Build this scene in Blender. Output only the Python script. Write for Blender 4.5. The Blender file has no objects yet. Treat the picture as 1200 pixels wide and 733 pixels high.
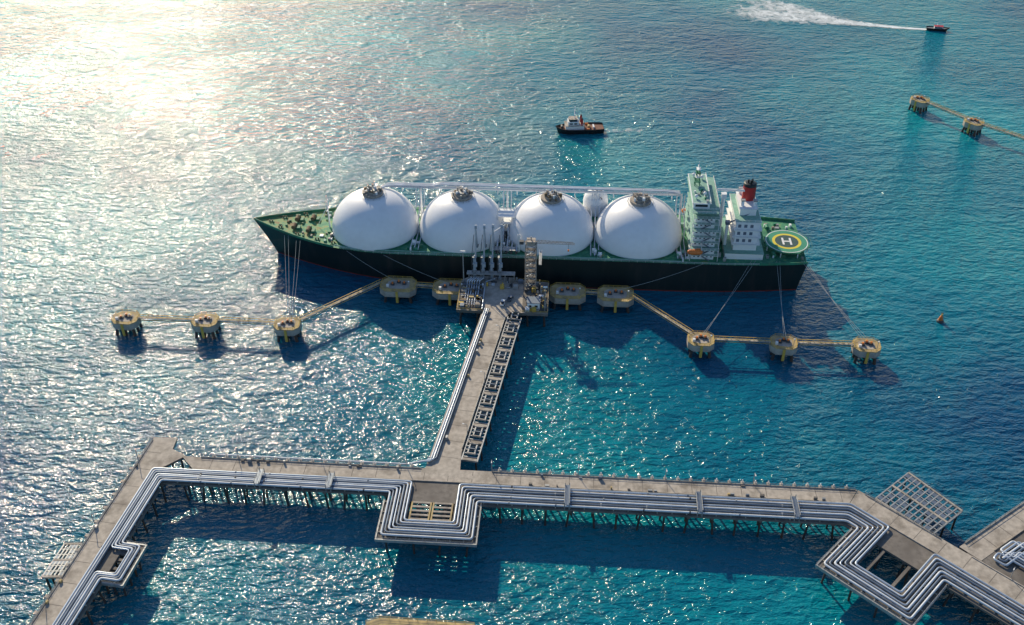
import bpy, math, random
from mathutils import Vector, Matrix
random.seed(7)
sc=bpy.context.scene
sc.view_settings.view_transform='Standard'; sc.view_settings.look='None'; sc.view_settings.exposure=0
col=sc.collection
# ------------------------------------------------------------ camera / light
cam=bpy.data.cameras.new('camera'); co=bpy.data.objects.new('camera',cam); col.objects.link(co); sc.camera=co
cam.lens=36; cam.sensor_width=36; cam.clip_start=1; cam.clip_end=60000
co.location=(0,0,300); co.rotation_euler=(math.pi/2-math.radians(36.3),0,0)
EL=math.radians(28); AZ=math.radians(-23)
w=bpy.data.worlds.new('World'); sc.world=w; w.use_nodes=True
nt=w.node_tree; sky=nt.nodes.new('ShaderNodeTexSky'); sky.sky_type='NISHITA'; sky.sun_disc=False
sky.sun_elevation=EL; sky.sun_rotation=AZ; sky.ozone_density=3.5; sky.dust_density=.4
nt.links.new(sky.outputs[0],nt.nodes['Background'].inputs[0]); nt.nodes['Background'].inputs[1].default_value=0.125
s=bpy.data.lights.new('sun','SUN'); s.energy=5; s.angle=math.radians(.5); s.color=(1,.86,.63)
so=bpy.data.objects.new('sun',s); col.objects.link(so)
sd=Vector((math.sin(AZ)*math.cos(EL),math.cos(AZ)*math.cos(EL),math.sin(EL)))
so.rotation_euler=sd.to_track_quat('Z','Y').to_euler()

# ------------------------------------------------------------ materials
MC={}
def mat(name,c,rough=.6,metal=0,var=.25,scale=.6,stain=None,stainamt=.4,stainscale=.15,bump=0):
    if name in MC: return MC[name]
    m=bpy.data.materials.new(name); m.use_nodes=True; N=m.node_tree.nodes; L=m.node_tree.links
    p=N['Principled BSDF']; p.inputs['Roughness'].default_value=rough; p.inputs['Metallic'].default_value=metal
    g=N.new('ShaderNodeTexCoord')
    t=N.new('ShaderNodeTexNoise'); t.inputs['Scale'].default_value=scale; t.inputs['Detail'].default_value=5
    L.new(g.outputs['Object'],t.inputs[0])
    r=N.new('ShaderNodeValToRGB'); r.color_ramp.elements[0].position=.3; r.color_ramp.elements[1].position=.7
    r.color_ramp.elements[0].color=tuple(x*(1-var) for x in c)+(1,); r.color_ramp.elements[1].color=tuple(min(1,x*(1+var*.6)) for x in c)+(1,)
    L.new(t.outputs[0],r.inputs[0]); out=r.outputs[0]
    if stain:
        t2=N.new('ShaderNodeTexNoise'); t2.inputs['Scale'].default_value=stainscale; t2.inputs['Detail'].default_value=6; t2.inputs['Roughness'].default_value=.65
        L.new(g.outputs['Object'],t2.inputs[0])
        r2=N.new('ShaderNodeValToRGB'); r2.color_ramp.elements[0].position=.48; r2.color_ramp.elements[1].position=.66
        r2.color_ramp.elements[0].color=(0,0,0,1); r2.color_ramp.elements[1].color=(stainamt,)*3+(1,)
        L.new(t2.outputs[0],r2.inputs[0])
        mx=N.new('ShaderNodeMixRGB'); L.new(r2.outputs[0],mx.inputs[0]); L.new(out,mx.inputs[1]); mx.inputs[2].default_value=stain+(1,)
        out=mx.outputs[0]
    L.new(out,p.inputs['Base Color'])
    if bump:
        b=N.new('ShaderNodeBump'); b.inputs['Distance'].default_value=bump; L.new(t.outputs[0],b.inputs['Height']); L.new(b.outputs[0],p.inputs['Normal'])
    MC[name]=m; return m
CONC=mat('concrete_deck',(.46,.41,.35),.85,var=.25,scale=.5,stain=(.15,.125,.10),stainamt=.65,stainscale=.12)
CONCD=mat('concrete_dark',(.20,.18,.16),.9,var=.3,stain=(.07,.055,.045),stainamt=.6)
PILE=mat('steel_pile',(.05,.045,.045),.8,var=.4,stain=(.14,.07,.03),stainamt=.6)
PIPE=mat('pipe_cladding',(.46,.53,.62),.35,metal=.35,var=.15,scale=.25)
PIPEW=mat('pipe_white',(.62,.67,.73),.45,var=.15,scale=.3)
PIPEG=mat('pipe_grey',(.15,.19,.25),.45,metal=.3,var=.2,scale=.3)
STEEL=mat('galvanised_steel',(.38,.39,.39),.5,metal=.3,var=.25)
DARK=mat('dark_equipment',(.07,.075,.08),.6,var=.4)
OCHRE=mat('ochre_deck_paint',(.52,.39,.18),.75,var=.3,scale=.4,stain=(.22,.18,.13),stainamt=.7,stainscale=.25)
YELLOW=mat('yellow_rail_paint',(.64,.43,.08),.6,var=.2)
ORANGE=mat('orange_paint',(.70,.20,.04),.5,var=.2)
WHITE=mat('white_ship_paint',(.84,.86,.87),.45,var=.07,scale=.3,stain=(.50,.42,.33),stainamt=.2,stainscale=.3)
GREEN=mat('green_deck_paint',(.025,.22,.125),.65,var=.35,scale=.4,stain=(.15,.13,.07),stainamt=.5,stainscale=.18)
LGREEN=mat('light_green_deck_paint',(.22,.42,.34),.65,var=.2)
GLASS=mat('dark_window_glass',(.02,.03,.04),.15,var=.1)
RED=mat('red_funnel_paint',(.45,.025,.025),.5,var=.15)
BLACK=mat('black_hull_paint',(.012,.016,.018),.45,var=.3)
RUBBER=mat('black_rubber',(.02,.02,.02),.8)
TAN=mat('crown_equipment_tan',(.38,.33,.28),.7,var=.45,scale=1)
RUST=mat('weathered_brown_equipment',(.20,.14,.08),.8,var=.5,scale=1)
ARM=mat('loading_arm_paint',(.34,.40,.46),.5,var=.2)
ROPE=mat('mooring_rope',(.42,.46,.46),.9)
WHITEM=mat('white_marking',(.8,.8,.8),.6,var=.05)

def hullmat():
    m=bpy.data.materials.new('hull_paint'); m.use_nodes=True; N=m.node_tree.nodes; L=m.node_tree.links
    p=N['Principled BSDF']; p.inputs['Roughness'].default_value=.42
    g=N.new('ShaderNodeTexCoord'); sx=N.new('ShaderNodeSeparateXYZ'); L.new(g.outputs['Object'],sx.inputs[0])
    r=N.new('ShaderNodeValToRGB'); r.color_ramp.interpolation='CONSTANT'
    mr=N.new('ShaderNodeMapRange'); mr.inputs[1].default_value=-4; mr.inputs[2].default_value=20
    L.new(sx.outputs[2],mr.inputs[0]); L.new(mr.outputs[0],r.inputs[0])
    r.color_ramp.elements[0].color=(.20,.03,.02,1); r.color_ramp.elements[1].position=.195; r.color_ramp.elements[1].color=(.010,.020,.020,1)
    t=N.new('ShaderNodeTexNoise'); t.inputs['Scale'].default_value=.25; t.inputs['Detail'].default_value=6
    mp=N.new('ShaderNodeMapping'); mp.inputs['Scale'].default_value=(1,1,.15); L.new(g.outputs['Object'],mp.inputs[0]); L.new(mp.outputs[0],t.inputs[0])
    r2=N.new('ShaderNodeValToRGB'); r2.color_ramp.elements[0].position=.5; r2.color_ramp.elements[1].position=.75; r2.color_ramp.elements[1].color=(.45,.45,.45,1)
    L.new(t.outputs[0],r2.inputs[0]); mx=N.new('ShaderNodeMixRGB'); mx.inputs[2].default_value=(.06,.045,.04,1)
    L.new(r2.outputs[0],mx.inputs[0]); L.new(r.outputs[0],mx.inputs[1]); L.new(mx.outputs[0],p.inputs['Base Color'])
    return m
HULL=hullmat()
def deckmat():
    m=bpy.data.materials.new('ship_deck_paint'); m.use_nodes=True; N=m.node_tree.nodes; L=m.node_tree.links
    p=N['Principled BSDF']; p.inputs['Roughness'].default_value=.7
    g=N.new('ShaderNodeTexCoord'); sx=N.new('ShaderNodeSeparateXYZ'); L.new(g.outputs['Object'],sx.inputs[0])
    t=N.new('ShaderNodeTexNoise'); t.inputs['Scale'].default_value=.3; t.inputs['Detail'].default_value=7; t.inputs['Roughness'].default_value=.7
    L.new(g.outputs['Object'],t.inputs[0])
    mr=N.new('ShaderNodeMapRange'); mr.inputs[1].default_value=-80; mr.inputs[2].default_value=-125; mr.inputs[3].default_value=-.07; mr.inputs[4].default_value=.08
    L.new(sx.outputs[0],mr.inputs[0])
    ad=N.new('ShaderNodeMath'); L.new(mr.outputs[0],ad.inputs[0]); L.new(t.outputs[0],ad.inputs[1])
    r=N.new('ShaderNodeValToRGB'); e=r.color_ramp.elements
    e[0].position=.36; e[0].color=(.025,.18,.10,1); e[1].position=.70; e[1].color=(.24,.13,.06,1)
    q=e.new(.5); q.color=(.06,.29,.15,1); q=e.new(.58); q.color=(.22,.32,.11,1)
    L.new(ad.outputs[0],r.inputs[0]); L.new(r.outputs[0],p.inputs['Base Color']); return m
SDECK=deckmat()

# ------------------------------------------------------------ mesh builder
class MB:
    def __init__(s): s.v=[];s.f=[];s.m=[];s.sm=[];s.mats=[]
    def mi(s,m):
        if m not in s.mats: s.mats.append(m)
        return s.mats.index(m)
    def add(s,vs,fs,m,smooth=False):
        o=len(s.v); s.v+= [tuple(x) for x in vs]; k=s.mi(m)
        for f in fs: s.f.append(tuple(i+o for i in f)); s.m.append(k); s.sm.append(smooth)
    def box(s,c,d,m,rz=0,ry=0):
        hx,hy,hz=d[0]/2,d[1]/2,d[2]/2
        R=Matrix.Rotation(rz,3,'Z')@Matrix.Rotation(ry,3,'Y')
        vs=[Vector(c)+R@Vector((x*hx,y*hy,z*hz)) for z in(-1,1) for y in(-1,1) for x in(-1,1)]
        s.add(vs,[(0,2,3,1),(4,5,7,6),(0,1,5,4),(2,6,7,3),(0,4,6,2),(1,3,7,5)],m)
    def bx(s,x0,x1,y0,y1,z0,z1,m): s.box(((x0+x1)/2,(y0+y1)/2,(z0+z1)/2),(abs(x1-x0),abs(y1-y0),abs(z1-z0)),m)
    def prism(s,poly,z0,z1,m,mtop=None):
        n=len(poly); a=sum(poly[i][0]*poly[(i+1)%n][1]-poly[(i+1)%n][0]*poly[i][1] for i in range(n))
        if a<0: poly=poly[::-1]
        b=[(x,y,z0) for x,y in poly]; t=[(x,y,z1) for x,y in poly]
        s.add(b+t,[tuple(range(n-1,-1,-1))]+[(i,(i+1)%n,n+(i+1)%n,n+i) for i in range(n)],m)
        s.add(t,[tuple(range(n))],mtop or m)
    def cyl(s,p0,p1,r,m,seg=8,r2=None,cap=True):
        p0=Vector(p0);p1=Vector(p1); r2=r if r2 is None else r2
        z=(p1-p0).normalized(); a=Vector((1,0,0)) if abs(z.x)<.8 else Vector((0,1,0)); x=z.cross(a).normalized(); y=z.cross(x)
        A=[p0+(x*math.cos(t)+y*math.sin(t))*r for t in [2*math.pi*i/seg for i in range(seg)]]
        B=[p1+(x*math.cos(t)+y*math.sin(t))*r2 for t in [2*math.pi*i/seg for i in range(seg)]]
        s.add(A+B,[(i,(i+1)%seg,seg+(i+1)%seg,seg+i) for i in range(seg)],m,True)
        if cap: s.add(A,[tuple(range(seg-1,-1,-1))],m); s.add(B,[tuple(range(seg))],m)
    def bar(s,p0,p1,w,m):
        s.cyl(p0,p1,w*.6,m,seg=4,cap=False)
    def lathe(s,c,prof,m,seg=32,smooth=True):
        vs=[];n=len(prof)
        for i in range(seg):
            t=2*math.pi*i/seg
            for r,z in prof: vs.append((c[0]+r*math.cos(t),c[1]+r*math.sin(t),c[2]+z))
        fs=[]
        for i in range(seg):
            j=(i+1)%seg
            for k in range(n-1): fs.append((i*n+k,j*n+k,j*n+k+1,i*n+k+1))
        s.add(vs,fs,m,smooth)
    def tube(s,path,r,m,seg=8,bend=1.1):
        P=[Vector(p) if len(p)==3 else Vector((p[0],p[1],0)) for p in path]; Q=[P[0]]
        for i in range(1,len(P)-1):
            a=(P[i-1]-P[i]);b=(P[i+1]-P[i]); la,lb=a.length,b.length; bd=min(bend,la*.45,lb*.45)
            A=P[i]+a/la*bd;B=P[i]+b/lb*bd
            for t in(0,.33,.67,1): Q.append(A*(1-t)**2+P[i]*2*t*(1-t)+B*t*t)
        Q.append(P[-1]); vs=[]
        for i,q in enumerate(Q):
            d=(Q[min(i+1,len(Q)-1)]-Q[max(i-1,0)]).normalized()
            up=Vector((0,0,1)) if abs(d.z)<.9 else Vector((1,0,0))
            x=d.cross(up).normalized(); y=x.cross(d)
            for k in range(seg):
                t=2*math.pi*k/seg; vs.append(q+(x*math.cos(t)+y*math.sin(t))*r)
        fs=[(i*seg+k,i*seg+(k+1)%seg,(i+1)*seg+(k+1)%seg,(i+1)*seg+k) for i in range(len(Q)-1) for k in range(seg)]
        s.add(vs,fs,m,True)
    def rail(s,p0,p1,m,h=1.1,step=3,w=.09):
        p0=Vector(p0);p1=Vector(p1);n=max(1,int((p1-p0).length/step)); u=Vector((0,0,h))
        for i in range(n+1):
            q=p0.lerp(p1,i/n); s.bar(q,q+u,w,m)
        s.bar(p0+u,p1+u,w,m); s.bar(p0+u*.5,p1+u*.5,w*.8,m)
    def mesh(s,name):
        me=bpy.data.meshes.new(name); me.from_pydata(s.v,[],s.f)
        for m in s.mats: me.materials.append(m)
        me.polygons.foreach_set('material_index',s.m); me.polygons.foreach_set('use_smooth',s.sm); me.update(); return me
    def obj(s,name,parent=None,loc=(0,0,0),rz=0):
        o=bpy.data.objects.new(name,s.mesh(name)); col.objects.link(o); o.location=loc; o.rotation_euler=(0,0,rz)
        if parent: o.parent=parent
        return o
def empty(name,loc=(0,0,0),rz=0):
    o=bpy.data.objects.new(name,None); col.objects.link(o); o.location=loc; o.rotation_euler=(0,0,rz); o.empty_display_size=2; return o
class Fr: # ground frame: u along, v to its left
    def __init__(s,o,ang): s.o=o; s.c=math.cos(ang); s.s=math.sin(ang); s.a=ang
    def w(s,u,v): return (s.o[0]+u*s.c-v*s.s, s.o[1]+u*s.s+v*s.c)
def isect(fa,va,fb,vb):
    p=Vector(fa.w(0,va)); d=Vector((fa.c,fa.s)); q=Vector(fb.w(0,vb)); e=Vector((fb.c,fb.s))
    r=q-p; den=d.x*e.y-d.y*e.x; t=(r.x*e.y-r.y*e.x)/den; return tuple(p+d*t)

# ------------------------------------------------------------ water
def water():
    g_=[-14000,-3000,-900,-300,0,300,600,1000,3000,14000]; n_=len(g_)
    me=bpy.data.meshes.new('water'); me.from_pydata([(x,y,0) for y in g_ for x in g_],[],[(j*n_+i,j*n_+i+1,(j+1)*n_+i+1,(j+1)*n_+i) for j in range(n_-1) for i in range(n_-1)])
    o=bpy.data.objects.new('water',me); col.objects.link(o)
    m=bpy.data.materials.new('sea_water'); m.use_nodes=True; n=m.node_tree.nodes; L=m.node_tree.links
    p=n['Principled BSDF']; g=n.new('ShaderNodeNewGeometry')
    def noise(scale,detail,ms,rotz=0,rough=.5,dist=0):
        mp=n.new('ShaderNodeMapping'); mp.inputs['Scale'].default_value=ms; mp.inputs['Rotation'].default_value=(0,0,rotz)
        L.new(g.outputs['Position'],mp.inputs[0])
        t=n.new('ShaderNodeTexNoise'); t.inputs['Scale'].default_value=scale; t.inputs['Detail'].default_value=detail
        t.inputs['Roughness'].default_value=rough; t.inputs['Distortion'].default_value=dist
        L.new(mp.outputs[0],t.inputs[0]); return t.outputs[0]
    def M(op,a,b):
        x=n.new('ShaderNodeMath'); x.operation=op
        for i,v in enumerate((a,b)):
            if isinstance(v,(int,float)): x.inputs[i].default_value=v
            else: L.new(v,x.inputs[i])
        return x.outputs[0]
    big=noise(.012,2,(1,1,1),.5)
    gust=M('ADD',M('MULTIPLY',big,1.6),.2)
    h=M('ADD',M('MULTIPLY',noise(.11,2,(.55,1,1),.25,.5,.3),2.1),M('MULTIPLY',M('MULTIPLY',noise(.38,3,(.5,1,1),-.15,.58,.4),1.7),gust))
    h=M('ADD',h,M('MULTIPLY',noise(1.2,2,(.7,1,1),.1,.6),.28))
    b=n.new('ShaderNodeBump'); b.inputs['Strength'].default_value=1; b.inputs['Distance'].default_value=1
    L.new(h,b.inputs['Height']); L.new(b.outputs[0],p.inputs['Normal'])
    cr=n.new('ShaderNodeValToRGB'); e=cr.color_ramp.elements; e[0].position=.34; e[1].position=.66
    e[0].color=(0,.070,.165,1); e[1].color=(.0,.25,.30,1)
    L.new(noise(.005,4,(1,1,1)),cr.inputs[0]); L.new(cr.outputs[0],p.inputs['Base Color'])
    p.inputs['Roughness'].default_value=.10; p.inputs['IOR'].default_value=1.36; p.inputs['Specular IOR Level'].default_value=.68
    me.materials.append(m)
water()

# ------------------------------------------------------------ pier frames
A=Fr((0,287.8),math.radians(-4))
B=Fr((-162.9,216.3),math.radians(90-9.8))    # v to left => road v 0..-7.5
C=Fr((-33.8,292),math.radians(90-10.8))
D=Fr((133.7,278.5),math.radians(-45.5))
E=Fr((164,251),math.radians(34))
Z=10
def W3(fr,u,v,z): x,y=fr.w(u,v); return (x,y,z)
def bents(mb,fr,us,vs,beam=True,z=Z-1.2):
    for u in us:
        for k,v in enumerate(vs):
            dx=random.choice((-1.2,0,1.2))
            mb.cyl(W3(fr,u+dx,v+(.8 if k==0 else -.8 if k==len(vs)-1 else 0),-4),W3(fr,u,v,z),.42,PILE,seg=7,cap=False)
        if beam:
            a=W3(fr,u,min(vs)-1,z-.1); b=W3(fr,u,max(vs)+1,z-.1)
            mb.box(((a[0]+b[0])/2,(a[1]+b[1])/2,z-.1),(1.1,abs(max(vs)-min(vs))+2,1.0),CONCD,rz=fr.a)
def slab(mb,fr,u0,u1,v0,v1,z0,z1,m,mt=None): mb.prism([fr.w(u0,v0),fr.w(u1,v0),fr.w(u1,v1),fr.w(u0,v1)],z0,z1,m,mt)
def kerb(mb,fr,u0,u1,v,m=CONC,z=Z,w=.35,h=.35): slab(mb,fr,u0,u1,v-w/2,v+w/2,z+.003,z+h,m)
def frange(a,b,s):
    r=[];x=a
    while x<=b: r.append(x); x+=s
    return r
def lamp(mb,x,y,z=Z,h=6,ang=0):
    mb.cyl((x,y,z),(x,y,z+h),.13,STEEL,seg=6); mb.cyl((x,y,z+h),(x+1.3*math.cos(ang),y+1.3*math.sin(ang),z+h+.3),.09,STEEL,seg=5)
    mb.box((x+1.5*math.cos(ang),y+1.5*math.sin(ang),z+h+.3),(.8,.35,.2),WHITEM,rz=ang)

# main pier -----------------------------------------------------
pier=empty('concrete_pipeline_pier',(0,0,0))
mb=MB()
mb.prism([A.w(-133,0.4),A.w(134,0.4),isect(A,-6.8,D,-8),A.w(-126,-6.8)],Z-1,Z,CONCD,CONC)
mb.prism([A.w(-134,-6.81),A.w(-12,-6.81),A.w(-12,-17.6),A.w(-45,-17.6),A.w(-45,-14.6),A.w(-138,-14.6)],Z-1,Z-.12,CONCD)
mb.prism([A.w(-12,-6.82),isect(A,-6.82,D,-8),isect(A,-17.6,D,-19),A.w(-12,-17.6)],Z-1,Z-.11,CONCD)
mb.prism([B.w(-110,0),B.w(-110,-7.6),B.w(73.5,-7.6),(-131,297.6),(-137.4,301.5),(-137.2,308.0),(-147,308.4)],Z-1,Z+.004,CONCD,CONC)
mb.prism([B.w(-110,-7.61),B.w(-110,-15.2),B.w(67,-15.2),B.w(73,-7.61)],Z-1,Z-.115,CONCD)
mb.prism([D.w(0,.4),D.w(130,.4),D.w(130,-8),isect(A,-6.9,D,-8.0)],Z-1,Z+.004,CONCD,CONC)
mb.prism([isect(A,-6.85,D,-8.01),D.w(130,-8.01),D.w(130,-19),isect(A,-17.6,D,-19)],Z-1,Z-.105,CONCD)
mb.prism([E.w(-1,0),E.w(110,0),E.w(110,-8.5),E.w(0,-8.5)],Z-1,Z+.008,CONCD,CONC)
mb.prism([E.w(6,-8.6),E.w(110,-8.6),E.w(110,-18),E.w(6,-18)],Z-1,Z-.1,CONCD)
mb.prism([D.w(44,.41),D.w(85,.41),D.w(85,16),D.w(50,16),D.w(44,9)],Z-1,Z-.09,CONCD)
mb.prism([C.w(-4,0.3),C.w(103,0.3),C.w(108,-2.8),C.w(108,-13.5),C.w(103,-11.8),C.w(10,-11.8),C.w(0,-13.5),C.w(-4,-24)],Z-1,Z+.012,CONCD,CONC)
mb.obj('deck_slabs',pier)
mb=MB()
kerb(mb,A,-125,-36,.1); kerb(mb,A,-8,133,.1); kerb(mb,A,-122,120,-6.6)
kerb(mb,B,-110,92,-.3); kerb(mb,B,-110,66,-7.3)
kerb(mb,D,3,34,.1);kerb(mb,D,46,130,.1); kerb(mb,D,10,130,-7.7)
kerb(mb,E,2,110,-.2); kerb(mb,E,8,110,-8.2)
kerb(mb,C,4,103,-3.5); kerb(mb,C,12,103,-11.5)
for fr,u0,u1,v0,v1,zz in((A,-120,130,-6.3,-.2,.006),(B,-105,90,-7,-.6,.01),(C,6,104,-11.2,-3.8,.018),(D,8,128,-7.4,-.2,.01),(E,10,100,-8,-.5,.014)):
    for u in frange(u0,u1,9.5): slab(mb,fr,u,u+.25,v0,v1,Z,Z+zz,CONCD)
mb.obj('kerbs_and_joints',pier)
mb=MB()
bents(mb,A,frange(-128,-48,8),[-1,-5.5,-10,-13.6]); bents(mb,A,frange(-40,122,9),[-1,-6,-11,-16.5])
bents(mb,B,frange(-100,88,8.5),[-1,-5.5,-10,-14]); bents(mb,D,frange(12,125,9),[-1,-7,-13,-18])
bents(mb,E,frange(8,108,9),[-1,-6,-12,-17]); bents(mb,C,frange(8,102,9),[-1,-6,-11,-18])
mb.obj('piles',pier)
mb=MB()
for a,b in((-125,-37),(-8,133)):
    mb.rail(W3(A,a,.3,Z),W3(A,b,.3,Z),STEEL,w=.14)
mb.rail(W3(B,-110,-.1,Z),W3(B,92,-.1,Z),STEEL,w=.14); mb.rail(W3(D,3,.3,Z),W3(D,33,.3,Z),STEEL,w=.14); mb.rail(W3(E,2,0,Z),W3(E,110,0,Z),STEEL,w=.14)
mb.rail(W3(C,12,-11.7,Z),W3(C,102,-11.7,Z),STEEL,w=.14)
for u in frange(-120,130,5):
    if -37<u<-8: continue
    x,y=A.w(u,1.1); mb.box((x,y,Z-.1),(1.3,1.5,.6),CONC,rz=A.a); mb.box((x,y+.3,Z+.7),(.35,.35,1.2),WHITEM,rz=A.a)
for u in frange(-100,88,7): x,y=B.w(u,.7); mb.box((x,y,Z-.1),(1.3,1.4,.6),CONC,rz=B.a)
for u in frange(-110,125,34): x,y=A.w(u,.6); lamp(mb,x,y,ang=-1.6)
for u in frange(-60,80,35): x,y=B.w(u,.1); lamp(mb,x,y,ang=0)
for u in frange(20,90,34): x,y=C.w(u,-11.9); lamp(mb,x,y,ang=3)
for u in frange(60,120,30): x,y=D.w(u,.5); lamp(mb,x,y,ang=4)
for k in range(40):
    fr,u,v=random.choice(((A,random.uniform(-110,-45),-.8),(A,random.uniform(0,125),-.8),(B,random.uniform(-30,85),-1),(A,random.uniform(0,125),-6),(C,random.uniform(15,98),-4.1)))
    x,y=fr.w(u,v); sx,sy,sz=random.uniform(.6,1.8),random.uniform(.5,.9),random.uniform(.5,1.6)
    mb.box((x,y,Z+sz/2),(sx,sy,sz),random.choice((STEEL,STEEL,PIPEG,OCHRE,CONCD)),rz=fr.a)
mb.obj('railings_and_lamps',pier)

# pipelines ------------------------------------------------------
pl=empty('pipeline_bundle',(0,0,0)); mb=MB()
n=7
def two(fr,u,v,z): x,y=fr.w(u,v); return (x,y,z)
for i in range(n):
    vA1=-8.0-i*.98; vA2=-8.2-i*1.42; vB=-8.3-i*.98; vD=-9.0-i*1.42; z=Z+.9; r=(.42,.36,.45,.32,.45,.38,.42)[i]
    def q(t): return (t[0],t[1],z)
    path=[two(B,-110,vB,z)]
    j=n-1-i
    ext=-21.5+j*.98
    path+= [two(B,22+j*.8,vB,z),two(B,22+j*.8,ext,z),two(B,38-j*.8,ext,z),two(B,38-j*.8,vB,z)] if i>2 else []
    path+=[q(isect(B,vB,A,vA1))]
    e1=-35.5+j*1.25
    path+=[two(A,-46+j*1.25,vA1,z),two(A,-46+j*1.25,e1,z),two(A,-12.2-j*1.25,e1,z),two(A,-12.2-j*1.25,vA2,z)]
    path+=[q(isect(A,vA2,D,vD))]
    e2=-41.5+j*1.3
    path+=[two(D,10.5+j*1.3,vD,z),two(D,10.5+j*1.3,e2,z),two(D,44-j*1.3,e2,z),two(D,44-j*1.3,vD,z),two(D,130,vD,z)]
    mb.tube(path,r,(PIPE,PIPEW,PIPEG,PIPE,PIPEW,PIPEG,PIPEW)[i],bend=1.2)
for i in range(3):
    z=Z+.9; path=[two(C,107,-.9-i*.95,z),two(C,1.8+i*.9,-.9-i*.95,z)]
    path+= [two(C,1.8,.9,z),(*A.w(-42,2.2),Z-.1),(*A.w(-122,2.2),Z-.1)] if i==0 else [two(C,1.8+i*.9,.5,z),two(C,1.8+i*.9,.5,z-3)]
    mb.tube(path,.36,(PIPEW,PIPE,PIPEG)[i],bend=.8)
for i in range(5):
    vE=-9.6-i*1.4; vD=9.5-i*1.4; z=Z+.9; j=4-i
    mb.tube([two(E,110,vE,z),two(E,30-j*1.3,vE,z),two(E,30-j*1.3,vE-5,z),two(E,22-j*1.3,vE-5,z),two(E,22-j*1.3,vE,z),(*isect(E,vE,D,vD),z),two(D,52+j*1.3,vD,z),two(D,52+j*1.3,vD+4,z),two(D,60,vD+4,z),two(D,130,vD+4,z)],.42,(PIPEW,PIPE,PIPEW,PIPEG,PIPE)[i],bend=1.1)
mb.obj('pipes',pl)
mb=MB()
def sleepers(fr,u0,u1,v0,v1,step=5.5,w=.4,m=CONC):
    for u in frange(u0,u1,step): slab(mb,fr,u,u+w,v0,v1,Z-.1,Z+.42,m)
sleepers(A,-130,-48,-14.3,-7.4); sleepers(A,-10,118,-17.2,-7.4); sleepers(B,-105,20,-14.8,-7.9); sleepers(B,42,62,-14.8,-7.9)
sleepers(D,46,125,-18.2,-8.4); sleepers(C,6,104,-3.2,-.4); sleepers(E,34,108,-16,-9)
for u in frange(-122,-52,13)+frange(0,112,17):
    for i in range(n):
        if random.random()<.4:
            v=(-8-i*.98) if u<-45 else (-8.2-i*1.42); x,y=A.w(u+random.random()*2,v); d=Vector((A.c,A.s,0))
            mb.cyl(Vector((x,y,Z+.9))-d*.25,Vector((x,y,Z+.9))+d*.25,.62,random.choice((PIPEG,STEEL,DARK)),seg=10)
for u in(-98,-70,22,72,108):
    v0,v1=(-14.8,-7.2) if u<-45 else (-17.6,-7.2)
    for v in(v0,v1):
        for du in(-.9,.9): x,y=A.w(u+du,v); mb.bar((x,y,Z-.1),(x,y,Z+3.4),.3,STEEL)
    slab(mb,A,u-1,u+1,v0,v1,Z+2.3,Z+2.5,PIPEG); mb.rail(W3(A,u-1,v0,Z+2.5),W3(A,u-1,v1,Z+2.5),STEEL,w=.12); mb.rail(W3(A,u+1,v0,Z+2.5),W3(A,u+1,v1,Z+2.5),STEEL,w=.12)
mb.obj('sleepers_and_flanges',pl)

# expansion loop platforms --------------------------------------
def looppf(name,fr,u0,u1,vtop,vbot,band,ladders=True):
    e=empty(name,(0,0,0)); mb=MB()
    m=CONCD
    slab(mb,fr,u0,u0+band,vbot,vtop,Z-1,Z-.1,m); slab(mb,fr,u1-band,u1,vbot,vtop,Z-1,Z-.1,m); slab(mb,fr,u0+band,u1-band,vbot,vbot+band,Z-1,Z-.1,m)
    slab(mb,fr,u0-.5,u1+.5,vbot-.5,vbot-.01,Z-1.1,Z+.25,STEEL)
    slab(mb,fr,u0-.5,u0-.01,vbot,vtop,Z-1.1,Z+.25,STEEL); slab(mb,fr,u1+.01,u1+.5,vbot,vtop,Z-1.1,Z+.25,STEEL)
    if ladders:
        uu=u0+band+.3; w=(u1-u0-2*band-.6)/2
        for k in range(2):
            a=uu+k*w
            slab(mb,fr,a+.2,a+.8,vbot+band+.1,vtop,Z-.6,Z,OCHRE); slab(mb,fr,a+w-.8,a+w-.2,vbot+band+.1,vtop,Z-.6,Z,OCHRE)
            for v in frange(vbot+band+.6,vtop-.5,2.1): slab(mb,fr,a+.81,a+w-.81,v,v+.8,Z-.5,Z-.03,CONC)
    for u in frange(u0+2,u1-2,5): slab(mb,fr,u,u+.4,vbot+.2,vbot+band-.3,Z-.08,Z+.42,CONC)
    for v in frange(vbot+3,vtop-1,5): slab(mb,fr,u0+.2,u0+band-.3,v,v+.4,Z-.07,Z+.43,CONC); slab(mb,fr,u1-band+.3,u1-.2,v,v+.4,Z-.07,Z+.43,CONC)
    mb.rail(W3(fr,u0-.3,vbot-.3,Z+.2),W3(fr,u1+.3,vbot-.3,Z+.2),STEEL)
    mb.rail(W3(fr,u0-.3,vbot-.3,Z+.2),W3(fr,u0-.3,vtop,Z+.2),STEEL); mb.rail(W3(fr,u1+.3,vbot-.3,Z+.2),W3(fr,u1+.3,vtop,Z+.2),STEEL)
    mb.obj('deck_frame',e); mb=MB()
    bents(mb,fr,frange(u0+3,u1-2,(u1-u0-6)/3-.01),[vbot+2,vbot+band+4,vtop-1],z=Z-1.1); mb.obj('piles',e)
looppf('expansion_loop_platform',A,-47.5,-10.8,-17.65,-37,9.8)
looppf('expansion_loop_platform',D,9,45.5,-19.05,-43,10,False)
looppf('expansion_loop_platform',B,21,39,-15.25,-22.8,5,False)

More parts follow.
